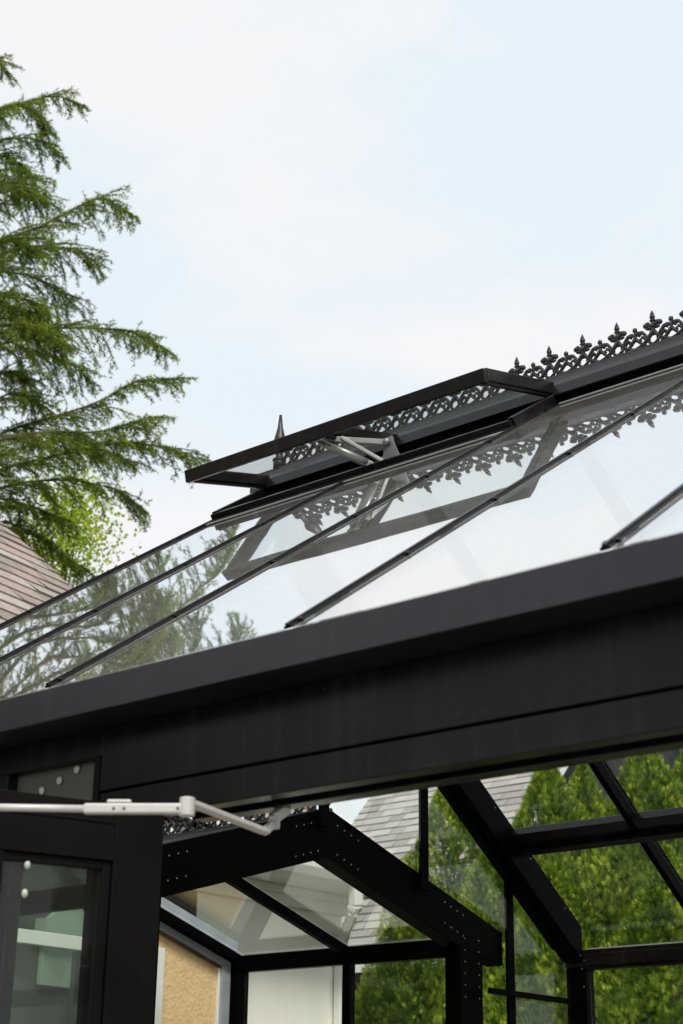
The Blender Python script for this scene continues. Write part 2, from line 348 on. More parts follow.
# ridge
def ridge(xa, xb, y, z, sc_, parent, name='ridge_cap'):
    prof = [(-.018, .0), (.018, .0), (.020, -.012), (.027, -.03), (.040, -.052), (.044, -.092), (-.044, -.092), (-.040, -.052), (-.027, -.03), (-.020, -.012)]
    bm = B(); add_prism(bm, [(xa, y + a * sc_, z + b * sc_) for a, b in prof], (xb - xa, 0, 0)); part(name, bm, 'cap', parent, bevel=.0015)
ridge(X0 - .03, XN, YC, 4.141, 1, GH)
box_part('ridge_beam', 'black_shade', GH, (X0, XN, YC - .026, YC + .026, 3.93, 4.058))
# cast cresting: one module, repeated
def crest_mesh():
    bm = B(); r = .0062
    def sym(pts, rad):
        for s in (-1, 1): add_tube(bm, [(s * x, 0, z) for x, z in pts], [q * 1.06 for q in rad] if hasattr(rad, '__len__') else rad * 1.06, 6)
    add_tube(bm, [(0, 0, .04), (0, 0, .10)], [.0075, .0065], 8)
    add_ball(bm, (0, 0, .111), .0105, 1, .9, 1.2); add_tube(bm, [(0, 0, .118), (0, 0, .129), (0, 0, .138)], [.0085, .0045, .001], 8)
    add_ball(bm, (0, 0, .097), .011, 1.1, .8, .5); add_ball(bm, (0, 0, .075), .011, 1.25, .8, .7)
    sym([(0, .068), (.010, .079), (.019, .088), (.026, .088)], [.007, .0075, .008, .007]); sym([(.005, .07), (.018, .068), (.026, .072)], .006)
    for s in (-1, 1): add_ball(bm, (s * .0285, 0, .083), .0105, 1, .8, 1)
    sym([(0, .060), (.012, .042), (.026, .026), (.044, .012), (.0725, .003)], [.008, .0075, .007, .0065, .006])
    sym([(.026, .026), (.036, .038), (.046, .044), (.053, .038), (.050, .030)], [.0065, .006, .006, .0055, .005])
    sym([(.016, .022), (.030, .046), (.043, .062), (.055, .066), (.061, .058), (.055, .051)], [.006, .0065, .0065, .006, .0055, .005])
    sym([(0, .003), (.014, .012), (.026, .026)], .0058)
    sym([(.0725, .048), (.062, .034), (.047, .018), (.030, .006)], [.007, .0065, .006, .0055])
    add_tube(bm, [(.0725, 0, .035), (.0725, 0, .074)], [.007, .0055], 8); add_ball(bm, (.0725, 0, .080), .0095, 1, .8, 1.15)
    for s in (-1, 1):
        add_tube(bm, [(.0725, 0, .056), (.0725 + s * .013, 0, .066), (.0725 + s * .020, 0, .064)], [.006, .0062, .0055], 6); add_ball(bm, (.0725 + s * .0205, 0, .060), .0075, 1, .8, 1)
    add_box(bm, -.0725, .0724, -.008, .008, -.004, .0035)
    return bm
first = part('ridge_cresting', crest_mesh(), 'cast', GH, smooth=True)
XC0 = -4.158; base_loc = V(first.location)
for i in range(22):
    o = first if i == 0 else first.copy()
    if i: COL.objects.link(o)
    o.location = base_loc + V((XC0 + .1447 * i, YC, 4.1445))
def finial(x, y, z, h, parent):
    bm = B(); k = h / .25
    add_tube(bm, [(x, y, z), (x, y, z + .03 * k), (x, y, z + .05 * k), (x, y, z + .09 * k), (x, y, z + .115 * k), (x, y, z + .15 * k), (x, y, z + .19 * k), (x, y, z + .25 * k)],
             [.026 * k, .026 * k, .016 * k, .016 * k, .030 * k, .022 * k, .012 * k, .006 * k], 12)
    add_ball(bm, (x, y, z + .105 * k), .027 * k, 1, 1, .35); add_ball(bm, (x, y, z + .04 * k), .03 * k, 1, 1, .5)
    part('ridge_finial', bm, 'cast', parent, smooth=True)
finial(-4.205, YC, 4.14, .25, GH)
add = None

# roof vent, propped open
VENT = reg(bpy.data.objects.new('roof_vent', None)); COL.objects.link(VENT); VENT.parent = GH; VENT.location = V((XV1, 4.56, 4.11)) - world_loc(GH); WL[VENT.name] = V((XV1, 4.56, 4.11))
hy, hz, fy, fz = 4.565, 4.112, 4.066, 3.985
VD = V((0, fy - hy, fz - hz)).normalized(); VN = V((0, -VD.z, VD.y)); VN = VN if VN.z > 0 else -VN
xl, xr = X0 + .03, XV1 + .0
beam_part('free_rail', 'black', VENT, ((xl, fy, fz - .018), (xr, fy, fz - .018), .024, .050, VN), ((xl, fy + .022, fz - .018), (xr, fy + .022, fz - .018), .018, .026, VN))
for i, x in enumerate((xl + .02, X0 + S, xr - .02)):
    w, h = ((.032, .046), (.026, .036), (.032, .046))[i]
    beam_part('side_rail' if i != 1 else 'middle_rail', 'black', VENT, ((x, hy, hz), (x, fy + .014, fz + .002), w, h, VN, -.008), ((x, hy, hz), (x, fy + .014, fz + .002), w * .5, .014, VN, -.036))
beam_part('hinge_rail', 'black', VENT, ((xl, hy - .005, hz), (xr, hy - .005, hz), .022, .03, VN))
for xa, xb in ((xl + .037, X0 + S - .014), (X0 + S + .014, xr - .037)):
    bm = B(); a = V((0, hy - .017, hz)) + VD * 0 + VN * .004; c = V((0, fy + .012, fz)) + VN * .006
    add_prism(bm, [V((xa, a.y, a.z)), V((xb, a.y, a.z)), V((xb, c.y, c.z)), V((xa, c.y, c.z))], VN * .004); part('vent_pane', bm, 'vent_glass', VENT)
# fixed kerb of the opening
beam_part('vent_sill', 'black', GH, ((X0 + .03, YS, zn(YS) + .018), (XV1, YS, zn(YS) + .018), .03, .032, RN), ((X0 + .03, YS - .019, zn(YS - .019) + .005), (XV1, YS - .019, zn(YS - .019) + .005), .006, .010, RN))
for x in (X0 + .043, XV1 - .004):
    beam_part('vent_kerb', 'black', GH, ((x, YS + .0, zn(YS) + .018), (x, 4.495, zn(4.495) + .018), .026, .046, RN))
beam_part('glazing_strip', 'edge', GH, ((X0 + .035, YS - .036, zn(YS - .036) + .003), (XV1 - .02, YS - .036, zn(YS - .036) + .003), .024, .004, RN), bevel=0)
beam_part('glazing_strip', 'edge', GH, ((XV1 + .03, 4.483, zn(4.483) + .003), (XN, 4.483, zn(4.483) + .003), .012, .004, RN), bevel=0)
# opener arm
OP = reg(bpy.data.objects.new('vent_opener', None)); COL.objects.link(OP); OP.parent = VENT; OP.location = (-.9, -.4, -.2); WL[OP.name] = WL[VENT.name] + V((-.9, -.4, -.2))
pF = at_y(312, 440, 4.10); pS = at_y(388, 443, 4.25); pB = at_y(374, 467, 4.235); pP = at_y(392, 456, 4.25)
beam_part('arm', 'alu', OP, (pF + V((0, 0, .006)), pS, .022, .022), (pF + V((.02, .02, -.004)), pB, .024, .026), (pF + V((.1, .05, 0)), pP + V((-.03, 0, -.02)), .014, .014), bevel=.002)
bm = B(); add_tube(bm, [pF + (pB - pF) * .12 + V((.012, 0, 0)), pF + (pB - pF) * .86 + V((.012, 0, 0))], .014, 14); part('cylinder', bm, 'alu', OP, smooth=True)
bm = B(); c = pS + V((.015, 0, 0)); add_prism(bm, [c + V(v) for v in ((-.03, -.004, .02), (.006, -.004, .024), (.016, -.004, -.01), (.05, -.004, -.085), (-.085, -.004, -.105), (-.035, -.004, -.045))], (0, .008, 0)); part('bracket', bm, 'alu', OP, bevel=.001)
for c in (pF, pS, pB):
    bm = B(); add_ball(bm, c + V((0, -.012, 0)), .016, 1, .8, 1); part('pivot', bm, 'alu', OP, smooth=True)

# ------------------------------------------------------------------ end porch (lower roof beyond the gable end)
XP0, XP1 = X0 - .003, -5.74; PY, PT = 5.0, .30; PW = 1.0            # porch ridge, pitch, half width
def zp(y): return 2.685 - PT * abs(y - PY)
# portal frame where the porch meets the greenhouse
bm = B()
for s in (1, -1):
    e = 1.24 if s > 0 else 1.10
    a, b = PY, PY + s * e
    add_prism(bm, [(XP0, a, 2.802), (XP0, b, 2.802 - .305 * e), (XP0, b, 2.625 - .305 * e + (.03 if s > 0 else 0)), (XP0, PY + s * .92, 2.598 - .293 * .92), (XP0, a, 2.598)], (-.09, 0, 0))
part('porch_frame', bm, 'black_shade', GH, bevel=.003)
box_part('porch_post', 'black_shade', GH, (XP0 - .088, XP0 - .002, 5.914, 6.081, 0, 2.40)); box_part('porch_post', 'black_shade', GH, (XP0 - .088, XP0 - .002, 3.92, 4.086, 0, 2.38))
for s in (1, -1):
    for i in range(4):
        for dz in (.045, .165):
            y = .06 + i * .045; screw(XP0 + .001, PY + s * y, 2.80 - .305 * y - dz)
            y = .80 + i * .045; screw(XP0 + .001, PY + s * y, 2.80 - .305 * y - dz + (.03 if dz > .1 else 0))
for i in range(6):
    for y in (5.945, 6.05): screw(XP0 + .001, y, 2.37 - i * .05)
for y, z in ((5.655, 2.605), (6.30, 2.405), (4.52, 2.655), (6.235, 2.70)): screw(XP0 + .03, y, z)
# porch roof: ridge, bars, panes
PTN = V((0, PT, 1)).normalized(); PTM = V((0, -PT, 1)).normalized()
ridge(XP1, XP0 - .091, PY, 2.785, .8, GH, 'porch_ridge')
for i in range(10):
    o = first.copy(); COL.objects.link(o); o.location = base_loc + V((XP1 + .08 + .1447 * i, PY, 2.789))
finial(XP1 + .02, PY, 2.785, .22, GH)
for s, n in ((1, PTN), (-1, PTM)):
    for x in (X0 - S, ):
        beam_part('glazing_bar', 'black_shade', GH, ((x, PY + s * .05, zp(PY + .05)), (x, PY + s * PW, zp(PY + PW)), .034, .045, n, -.02), bevel=.0015)
    for xa, xb in ((XP1 + .03, X0 - S - .018), (X0 - S + .018, XP0 - .092)):
        bm = B(); add_prism(bm, [(xa, PY + s * .04, zp(PY + .04) + .006), (xb, PY + s * .04, zp(PY + .04) + .006), (xb, PY + s * 1.05, zp(PY + 1.05) + .006), (xa, PY + s * 1.05, zp(PY + 1.05) + .006)], n * .004); part('roof_pane', bm, 'glass_wall', GH)
    # end rafter of the porch with its grey flashing
    beam_part('porch_rafter', 'black_shade', GH, ((XP1, PY, zp(PY)), (XP1, PY + s * 1.02, zp(PY + 1.02)), .06, .042, n, -.024), bevel=.002)
    if s > 0: beam_part('flashing', 'flash', GH, ((XP1 - .01, PY, zp(PY)), (XP1 - .01, PY + s * .97, zp(PY + .97)), .05, .050, n, .028), bevel=.002)
    ye = PY + s * PW
    box_part('porch_eave', 'black_shade', GH, (XP1, XP0 - .0905, min(ye, ye + s * .05), max(ye, ye + s * .05), 2.305, 2.385))
    box_part('porch_post', 'black_shade', GH, (XP1 - .03, XP1 + .03, min(ye - s * .035, ye + s * .049), max(ye - s * .035, ye + s * .049), 0, 2.3045))
    if s > 0: box_part('post_cap', 'black_shade', GH, (XP1 - .03, XP1 + .03, 5.965, 5.9995, 2.3046, 2.385))
    box_part('mullion', 'black_shade', GH, (X0 - S - .022, X0 - S + .022, min(ye + s * .002, ye + s * .048), max(ye + s * .002, ye + s * .048), 0, 2.3045))
    for xa, xb in ((XP1 + .031, X0 - S - .023), (X0 - S + .023, XP0 - .092)):
        box_part('side_pane', 'glass_wall', GH, (xa, xb, ye + s * .024 - .002, ye + s * .024 + .002, .05, 2.3045), bevel=0)
box_part('eave_highlight', 'edge', GH, (XP1 + .031, XP0 - .092, 6.003, 6.02, 2.3855, 2.390), bevel=0)  # painted highlight: pale strip on top of the porch eave
# closed end of the porch: grey surround, tan board, white door casing
bm = B(); xw = XP1 - .045
add_prism(bm, [(xw, 5.36, 0), (xw, 5.96, 0), (xw, 5.96, 2.34), (xw, 5.36, 2.34 + .18), ], (-.02, 0, 0)); EP = part('end_panel', bm, 'tan', GH)
xs = xw + .002
cr = at_x(219, 966, xs); w = PY + .96 - cr.y; zi = cr.z
bm = B(); yt = 5.0
add_prism(bm, [(xs, 5.97, 0), (xs, 5.97, 2.335), (xs, cr.y, zi), (xs, cr.y, 0)], (.025, 0, 0))
add_prism(bm, [(xs, 5.97, 2.3365), (xs, 5.97, 2.39), (xs, yt, 2.39 + PT * .97), (xs, yt, zi + PT * (.96 - w)), (xs, cr.y, zi + .001)], (.0247, 0, 0))
part('grey_surround', bm, 'trim', GH, bevel=.003)
bm = B(); b = .013
for s in (1,):
    y0 = .96 - w - .0005
    add_prism(bm, [(xs, PY + s * y0, 0), (xs, PY + s * y0, zi - .001), (xs, PY + s * (y0 - b), zi - .001), (xs, PY + s * (y0 - b), 0)], (.014, 0, 0))
part('inner_bead', bm, 'white', GH, bevel=.001)
bm = B(); add_prism(bm, [(xs, PY + y0, zi), (xs, 5.36, zi + PT * (PY + y0 - 5.36)), (xs, 5.36, zi + PT * (PY + y0 - 5.36) - .014), (xs, PY + y0, zi - .014)], (.018, 0, 0))
part('top_bead', bm, 'bark', GH, bevel=.001)
ya = at_x(156, 948, xs + .03).y; yb = at_x(165.5, 948, xs + .03)
box_part('door_casing', 'white', GH, (xs, xs + .03, ya, yb.y, 0, yb.z), (xs, xs + .03, 4.6, ya - .001, yb.z - .06, yb.z))
box_part('end_pane', 'glass_wall', GH, (xw - .01, xw - .005, 4.04, 5.358, .05, 2.35), bevel=0)

# ------------------------------------------------------------------ open door leaf with its closer
A = V((-2.466, 2.34, 0)); DD = V((-.32, -.947, 0)).normalized(); DN = V((DD.y, -DD.x, 0)); DN = DN if DN.x > 0 else -DN
DOOR = reg(bpy.data.objects.new('door', None)); COL.objects.link(DOOR); DOOR.parent = GH; DOOR.location = A - world_loc(GH); WL[DOOR.name] = V(A)
def dbox(bm, s0, s1, z0, z1, n0=-.04, n1=0):
    add_prism(bm, [A + DD * s0 + DN * n0 + V((0, 0, z0)), A + DD * s1 + DN * n0 + V((0, 0, z0)), A + DD * s1 + DN * n0 + V((0, 0, z1)), A + DD * s0 + DN * n0 + V((0, 0, z1))], DN * (n1 - n0))
def dpart(name, mat, *bx, bevel=.0025):
    bm = B()
    for b in bx: dbox(bm, *b)
    return part(name, bm, mat, DOOR, bevel=bevel)
dpart('stile', 'door_black', (0, .03, .05, 2.158, -.045, -.006), (.0305, .112, .05, 2.158)); dpart('stile', 'door_black', (.70, .79, .05, 2.158))
dpart('rail', 'door_black', (.1125, .6995, 2.04, 2.158), (.1125, .6995, 2.115, 2.120, 0, .003)); dpart('rail', 'door_black', (.1125, .6995, .05, .25))
dpart('glazing_bead', 'door_black', (.1125, .132, .2505, 2.0395, -.034, -.008), (.345, .372, .2505, 2.0395, -.038, -.002), (.1325, .3445, 2.022, 2.0395, -.034, -.008))
dp = dpart('door_pane', 'glass_wall', (.1325, .3445, .2505, 2.0215, -.022, -.017), bevel=0); dpart('door_pane', 'glass_wall', (.3725, .6995, .2505, 2.0395, -.022, -.017), bevel=0)
for c in ((27.3, 865), (24.6, 893.5)):
    r = ray(*c); t = ((A - EYE).dot(DN) - .012) / r.dot(DN); bm = B(); add_ball(bm, EYE + r * t, .0085, .8, .8, 1.1); part('pane_dot', bm, 'pane_dot', dp, smooth=True)
CL = reg(bpy.data.objects.new('door_closer', None)); COL.objects.link(CL); CL.parent = DOOR; CL.location = (0, 0, 2.1); WL[CL.name] = A + V((0, 0, 2.1))
zc = 2.10
c0, c1, c2, c3 = at_z(-60, 806.5, zc), at_z(84, 809, zc), at_z(187, 809, zc), at_z(266, 832, zc)
c4 = at_z(274, 823, 2.13)
bm = B(); add_tube(bm, [c0, c1 + (c2 - c1) * .1], .0072, 14); part('rod', bm, 'closer', CL, smooth=True)
bm = B(); add_beam(bm, c1, c2 + (c2 - c1).normalized() * .005, .020, .020); add_beam(bm, c1 + (c2 - c1) * .22 + V((0, 0, .014)), c1 + (c2 - c1) * .46 + V((0, 0, .014)), .016, .008); part('slide_body', bm, 'closer', CL, bevel=.004)
for t in (.3, .4, .92):
    k = c1 + (c2 - c1) * t; kn = (c2 - c1).cross(V((0, 0, 1))).normalized(); kn = kn if kn.dot(EYE - k) > 0 else -kn
    bm = B(); add_ball(bm, k + kn * .0102, .0036, 1, 1, 1, 1); part('fixing', bm, 'screw', CL, smooth=True)
bm = B(); add_tube(bm, [c2 + V((0, 0, -.014)), c2 + V((0, 0, .022))], .015, 16); part('pivot', bm, 'closer', CL, bevel=.002)
j = c2 + V((0, 0, .014))
bm = B(); add_beam(bm, j, c3, .024, .010); add_beam(bm, c3 + (c3 - j).normalized() * -.006, c4, .018, .010, (1, 0, 0)); part('arm', bm, 'closer', CL, bevel=.002)
bm = B(); add_tube(bm, [c4 + V((0, 0, -.012)), c4 + V((0, 0, .014))], .0125, 14); add_beam(bm, c4 + V((0, 0, .012)), V((c4.x + .02, c4.y + .02, 2.164)), .022, .022, (1, 0, 0)); part('shoe', bm, 'closer', CL, bevel=.002)

# ------------------------------------------------------------------ neighbouring houses
def shingle_slope(P, c, u, a, length, down, up, mat, parent, name='roof', expo=.142, tab=.30, thick=.014):
    """tabs of shingle on a slope: P on the gable-side rake, c along the courses, u uphill in plan, a the pitch"""
    c, u = V(c).normalized(), V(u).normalized(); s = u * math.cos(a) + V((0, 0, math.sin(a))); n = V(-u * math.sin(a) + V((0, 0, math.cos(a))))
    vs, tn = [], []
    k = -down; row = 0
    rnd = random.Random(int(abs(P.x) * 100))
    while k < up - .01:
        x = -rnd.random() * tab; e = min(expo, up - k)
        while x < length:
            w = tab * rnd.choice((.55, .8, 1, 1.25)); x0, x1 = max(x, 0) + tab * .014, min(x + w, length)
            x += w
            if x1 - x0 < .02: continue
            t = thick * (.6 + .8 * rnd.random()); o = P + s * k
            a0, a1 = o + c * x0 + n * t, o + c * x1 + n * t; b0, b1 = o + c * x0 + s * e + n * .001, o + c * x1 + s * e + n * .001
            f0, f1 = o + c * x0 - n * .004, o + c * x1 - n * .004
            vs += [a0, a1, b1, b0, f0, f1, a1, a0]; r = rnd.random(); tn += [r, r * .5]
        k += expo; row += 1
    return raw_mesh(name, np.array([tuple(v) for v in vs]), None, 4, mat, parent, tn)
def house(name, label, P, c, u, a, length, down, up, roofmat, wallmat, trimmat, parent_cat='house', over=.3, expo=.142, tab=.30):
    c, u = V(c).normalized(), V(u).normalized(); s = u * math.cos(a) + V((0, 0, math.sin(a)))
    e = P - s * down; r = P + s * up; half = (r - e).dot(u)
    cen = e + c * length / 2 + u * half; H = thing(name, (cen.x, cen.y, 0), label, parent_cat)
    shingle_slope(P, c, u, a, length, down, up, roofmat, H, expo=expo, tab=tab)
    far = r + u * 0
    shingle_slope(r + (r - e).dot(u) * u + V((0, 0, e.z - r.z)), c, -u, a, length, 0, down + up, roofmat, H)
    n = -u * math.sin(a) + V((0, 0, math.cos(a)))
    bm = B()                                   # solid under-roof and rake boards
    e2 = e + u * 2 * half
    dn = V((0, 0, -.06))
    add_prism(bm, [e + dn * .2, r + dn * .2, r + dn * 3, e + dn * 2], c * length); add_prism(bm, [e2 + dn * .2, r + dn * .2, r + dn * 3, e2 + dn * 2], c * length); part('roof_deck', bm, trimmat, H)
    bm = B(); w0 = e + u * over - V((0, 0, .12)); w1 = e2 - u * over - V((0, 0, .12))
    ap = r - V((0, 0, .28)); L = c * (length - 2 * over); o = c * over
    wz = e.z + over * math.tan(a) - .2
    q0 = V((w0.x, w0.y, wz)) + o; q1 = V((w1.x, w1.y, wz)) + o
    add_prism(bm, [V((q0.x, q0.y, 0)), q0, ap + o, q1, V((q1.x, q1.y, 0))], L); part('wall', bm, wallmat, H)
    return H, (q0, q1, L, c, u)
def add_window(H, origin, c, n, w, h, wall='white', fill='dgrey'):
    """window on a wall: origin its lower left corner, c along the wall, n outwards"""
    bm = B()
    for x0, x1, z0, z1 in ((0, w, 0, .07), (0, w, h - .07, h), (0, .07, .07, h - .07), (w - .07, w, .07, h - .07), (w / 2 - .02, w / 2 + .02, .07, h - .07)):
        add_prism(bm, [origin + c * x0 + V((0, 0, z0)), origin + c * x1 + V((0, 0, z0)), origin + c * x1 + V((0, 0, z1)), origin + c * x0 + V((0, 0, z1))], n * .05)
    f = part('window', bm, wall, H)
    bm = B(); add_prism(bm, [origin + c * .05 + V((0, 0, .05)), origin + c * (w - .05) + V((0, 0, .05)), origin + c * (w - .05) + V((0, 0, h - .05)), origin + c * .05 + V((0, 0, h - .05))], n * .02); part('pane', bm, fill, f)

# brown shingled house on the left
P = at_dist(72, 587, 12.5); cdir = V((-.155, .988, 0)).normalized(); udir = V((-cdir.y, cdir.x, 0))
HL, inf = house('neighbour_house', 'house with brown weathered shingle roof beyond the greenhouse at left', P, -cdir, udir, math.radians(40.3), 9, 3.6, 2.9, 'sh_brown', 'green_wall', 'white', expo=.20, tab=.40)
q0, q1, L_, c_, u_ = inf; wn = -V(u_)
def on_wall(px, py):
    r = ray(px, py); return EYE + r * ((q0 - EYE).dot(wn) / r.dot(wn))
a, b = on_wall(36, 985), on_wall(88, 905); wc = V((b - a)); wc.z = 0
cw = wc.normalized(); ww, wh = wc.length, b.z - a.z
bm = B(); add_prism(bm, [a, a + cw * ww, a + cw * ww + V((0, 0, wh * .86)), a + cw * ww * .5 + V((0, 0, wh)), a + V((0, 0, wh * .72))], wn * .03); part('shutter_panel', bm, 'sage', HL, bevel=.004)
bm = B(); a2, b2 = on_wall(34, 938), on_wall(89, 929); n_ = wn * .08; add_prism(bm, [V((a2.x, a2.y, a2.z)), V((b2.x, b2.y, a2.z)), V((b2.x, b2.y, a2.z + .1)), V((a2.x, a2.y, a2.z + .1))], n_); part('window_ledge', bm, 'sage', HL)
a3, b3 = on_wall(55, 1010), on_wall(66, 940); bm = B(); add_prism(bm, [V((a3.x, a3.y, 0)) + wn * .09, V((b3.x, b3.y, 0)) + wn * .09, V((b3.x, b3.y, a2.z - .001)) + wn * .09, V((a3.x, a3.y, a2.z - .001)) + wn * .09], wn * .1); part('post', bm, 'slate', HL)
# grey shingled house behind the hedge
P = at_dist(353, 823, 22)
HB, inf = house('neighbour_house', 'house with pale grey shingle roof rising behind the arborvitae hedge', P, V((1, 0, 0)), V((0, 1, 0)), math.radians(48.7), 3.15, 2.8, 4.2, 'sh_grey', 'slate', 'white')
# dark roofed house further right
P = at_dist(594, 800, 25); cc = V((RT.x, RT.y, 0)).normalized(); uu = V((-cc.y, cc.x, 0)); ac = math.radians(60)
HC, inf = house('neighbour_house', 'house with charcoal roof and red brown barge boards behind the hedge at right', P, cc, uu, ac, 6, 3.0, 3.2, 'sh_dark', 'white', 'white')
sl = uu * math.cos(ac) + V((0, 0, math.sin(ac)))
bm = B(); a = P - cc * .02 - sl * 1; b = P - cc * .02 + sl * 3; add_prism(bm, [a, b, b - cc * .26 - V((0, 0, .05)), a - cc * .40 - V((0, 0, .05))], uu * .3); part('gable_trim', bm, 'white', HC)
bm = B(); a = at_dist(566, 786, 24.6); b = at_dist(603, 745, 24.6); add_prism(bm, [a, b, b + V((0, 0, -.22)), a + V((0, 0, -.22))], uu * .12); part('barge_board', bm, 'redbrown', HC)

# cream house close behind the porch
XA = -7.0; YA = 8.29
YB = 6.35; ZE = 3.04
HA = thing('cream_house', (XA - 2, 7.3, 0), 'cream stucco house close behind the porch with a white corner downspout', 'house')
box_part('wall', 'cream', HA, (XA - 4, XA, YB, YA, 0, ZE - .002), bevel=.01)
box_part('eave', 'white', HA, (XA - 4.3, XA + .36, YB - .1, YA + .14, ZE, ZE + .03), (XA + .31, XA + .36, YB - .1, YA + .14, ZE + .031, ZE + .12), (XA + .001, XA + .05, YB, YA, ZE - .12, ZE - .002), (XA + .051, XA + .08, YB, YA, ZE - .05, ZE - .002))
bm = B(); add_prism(bm, [(XA + .38, YB - .12, ZE + .122), (XA + .38, YA + .2, ZE + .122), (XA - 2, YA + .2, ZE + .5), (XA - 2, YB - .12, ZE + .5)], (0, 0, .03)); add_prism(bm, [(XA - 4.4, YB - .12, ZE + .122), (XA - 4.4, YA + .2, ZE + .122), (XA - 2.001, YA + .2, ZE + .5), (XA - 2.001, YB - .12, ZE + .5)], (0, 0, .03)); part('roof', bm, 'dgrey', HA)
xg = XA + .361
bm = B(); prof = [(xg, 0, ZE), (xg + .06, 0, ZE + .01), (xg + .09, 0, ZE + .06), (xg + .095, 0, ZE + .11), (xg, 0, ZE + .11)]
add_prism(bm, [(p[0], YB - .1, p[2]) for p in prof], (0, YA + .2 - YB, 0)); GU = part('eave_gutter', bm, 'white', HA, bevel=.004)
xd = XA + .40
bm = B(); rr = [at_x(355, 874, xd), at_x(356, 906, xd - .01), at_x(354, 911, xd - .03), at_x(344, 934, XA + .09), at_x(341.5, 943, XA + .045)]
rr.append(V((rr[-1].x, rr[-1].y, .1)))
for a, b in zip(rr, rr[1:]): add_beam(bm, a + (a - b).normalized() * .006, b, .080, .060, (1, .02, .001))
part('downspout', bm, 'white', HA, bevel=.008)

# ------------------------------------------------------------------ foliage
def unit(a): return a / np.linalg.norm(a, axis=1, keepdims=True)
def thuja_mesh(h, r, seed, n=19000):
    g = np.random.default_rng(seed)
    t = g.random(n) ** .85; z = .12 + t * (h - .12); f = z / h
    prof = np.clip(np.where(f < .12, .75 + 2 * f, np.where(f < .45, 1.0, (1 - ((f - .45) / .55) ** 2.0))), .02, 1) * r
    th = g.random(n) * 2 * np.pi
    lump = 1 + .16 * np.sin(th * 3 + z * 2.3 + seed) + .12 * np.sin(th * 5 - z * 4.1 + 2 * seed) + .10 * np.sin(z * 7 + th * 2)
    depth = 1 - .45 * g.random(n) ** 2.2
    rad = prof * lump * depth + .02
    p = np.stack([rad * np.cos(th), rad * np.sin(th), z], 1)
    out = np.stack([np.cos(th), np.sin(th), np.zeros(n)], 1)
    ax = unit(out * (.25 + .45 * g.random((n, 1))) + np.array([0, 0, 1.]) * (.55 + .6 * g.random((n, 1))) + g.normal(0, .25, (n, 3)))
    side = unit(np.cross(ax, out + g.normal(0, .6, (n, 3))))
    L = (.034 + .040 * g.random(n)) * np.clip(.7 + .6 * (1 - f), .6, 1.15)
    tone = np.clip(.40 + .55 * (depth * lump - .93) + g.normal(0, .17, n) + .10 * np.sin(th * 6 + z * 9 + seed), 0, 1)  # outer lumps lighter, hollows darker: highlights and shade put into the leaf colour
    V_, T_ = [], []
    for ang in (-1.05, -.6, -.2, .2, .6, 1.05):
        d = unit(ax * math.cos(ang) + side * math.sin(ang)); w = unit(np.cross(d, np.cross(ax, side)) + 1e-9) * .0032
        ll = (L * (1 - .38 * abs(ang)))[:, None]; b = p + ax * (L[:, None] * .25 * (1.1 - abs(ang)))
        m_ = b + d * ll * .55
        q = np.stack([b, m_ + w, b + d * ll, m_ - w], 1).reshape(-1, 3); V_.append(q); T_.append(np.clip(tone + .15 * (1 - abs(ang)) - .06 + g.normal(0, .06, n), 0, 1))
    return np.concatenate(V_), np.concatenate(T_)
def trunk_bm(h, r, wob=.05):
    bm = B(); pts = [(random.uniform(-1, 1) * wob * (i > 0), random.uniform(-1, 1) * wob * (i > 0), h * i / 6) for i in range(7)]
    add_tube(bm, pts, [r * (1 - .85 * i / 6) for i in range(7)], 10); return bm
variants = []
def thuja(x, y, h, r, label, v, rz):
    r *= 1.0
    t = thing('arborvitae', (x, y, 0), label, 'tree', 'arborvitae in the hedge behind the greenhouse')
    if v not in variants_d:
        Vt, Tn = thuja_mesh(4.0, .66, 40 + v)
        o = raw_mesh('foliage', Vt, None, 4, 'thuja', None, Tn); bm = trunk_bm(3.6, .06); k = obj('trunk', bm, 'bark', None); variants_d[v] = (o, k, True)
    o, k, fresh = variants_d[v]
    if fresh: variants_d[v] = (o, k, False)
    else:
        o = o.copy(); k = k.copy(); COL.objects.link(o); COL.objects.link(k)
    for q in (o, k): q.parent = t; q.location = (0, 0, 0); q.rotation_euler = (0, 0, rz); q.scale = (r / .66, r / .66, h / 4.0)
variants_d = {}
TH = [  # pixel column of the tip, pixel row of the tip, distance row Y, radius
    (405, 905, 9.15, .50, 'shorter arborvitae beside the white downspout, seen through the porch glass'),
    (447, 786, 9.3, .62, 'tall arborvitae against the grey shingle roof, left of the heavy end rafter'),
    (492, 845, 9.1, .50, 'lower arborvitae filling the gap behind the heavy end rafter'),
    (546, 762, 9.35, .60, 'tall arborvitae just right of the end rafter with a full rounded tip'),
    (583, 768, 9.75, .52, 'narrow arborvitae between two tall ones, below the red barge board'),
    (612, 812, 9.15, .50, 'shorter arborvitae below the charcoal roof, beside the glazing bar'),
    (644, 742, 9.35, .62, 'bright tall arborvitae right of the charcoal roof, behind the upper roof panes'),
    (690, 752, 9.6, .62, 'arborvitae at the right edge of the picture behind the purlin'),
    (560, 850, 8.75, .52, 'low bushy arborvitae in front, behind the porch side of the end rafter'),
    (665, 850, 8.8, .55, 'low arborvitae in front at lower right, above the rear eave'),
    (740, 760, 9.3, .60, None),
]
for i, (px, py, Y, r, lab) in enumerate(TH):
    p = at_y(px, py, Y)
    if lab: thuja(p.x, p.y, p.z, r, lab, i % 3, i * 1.9)

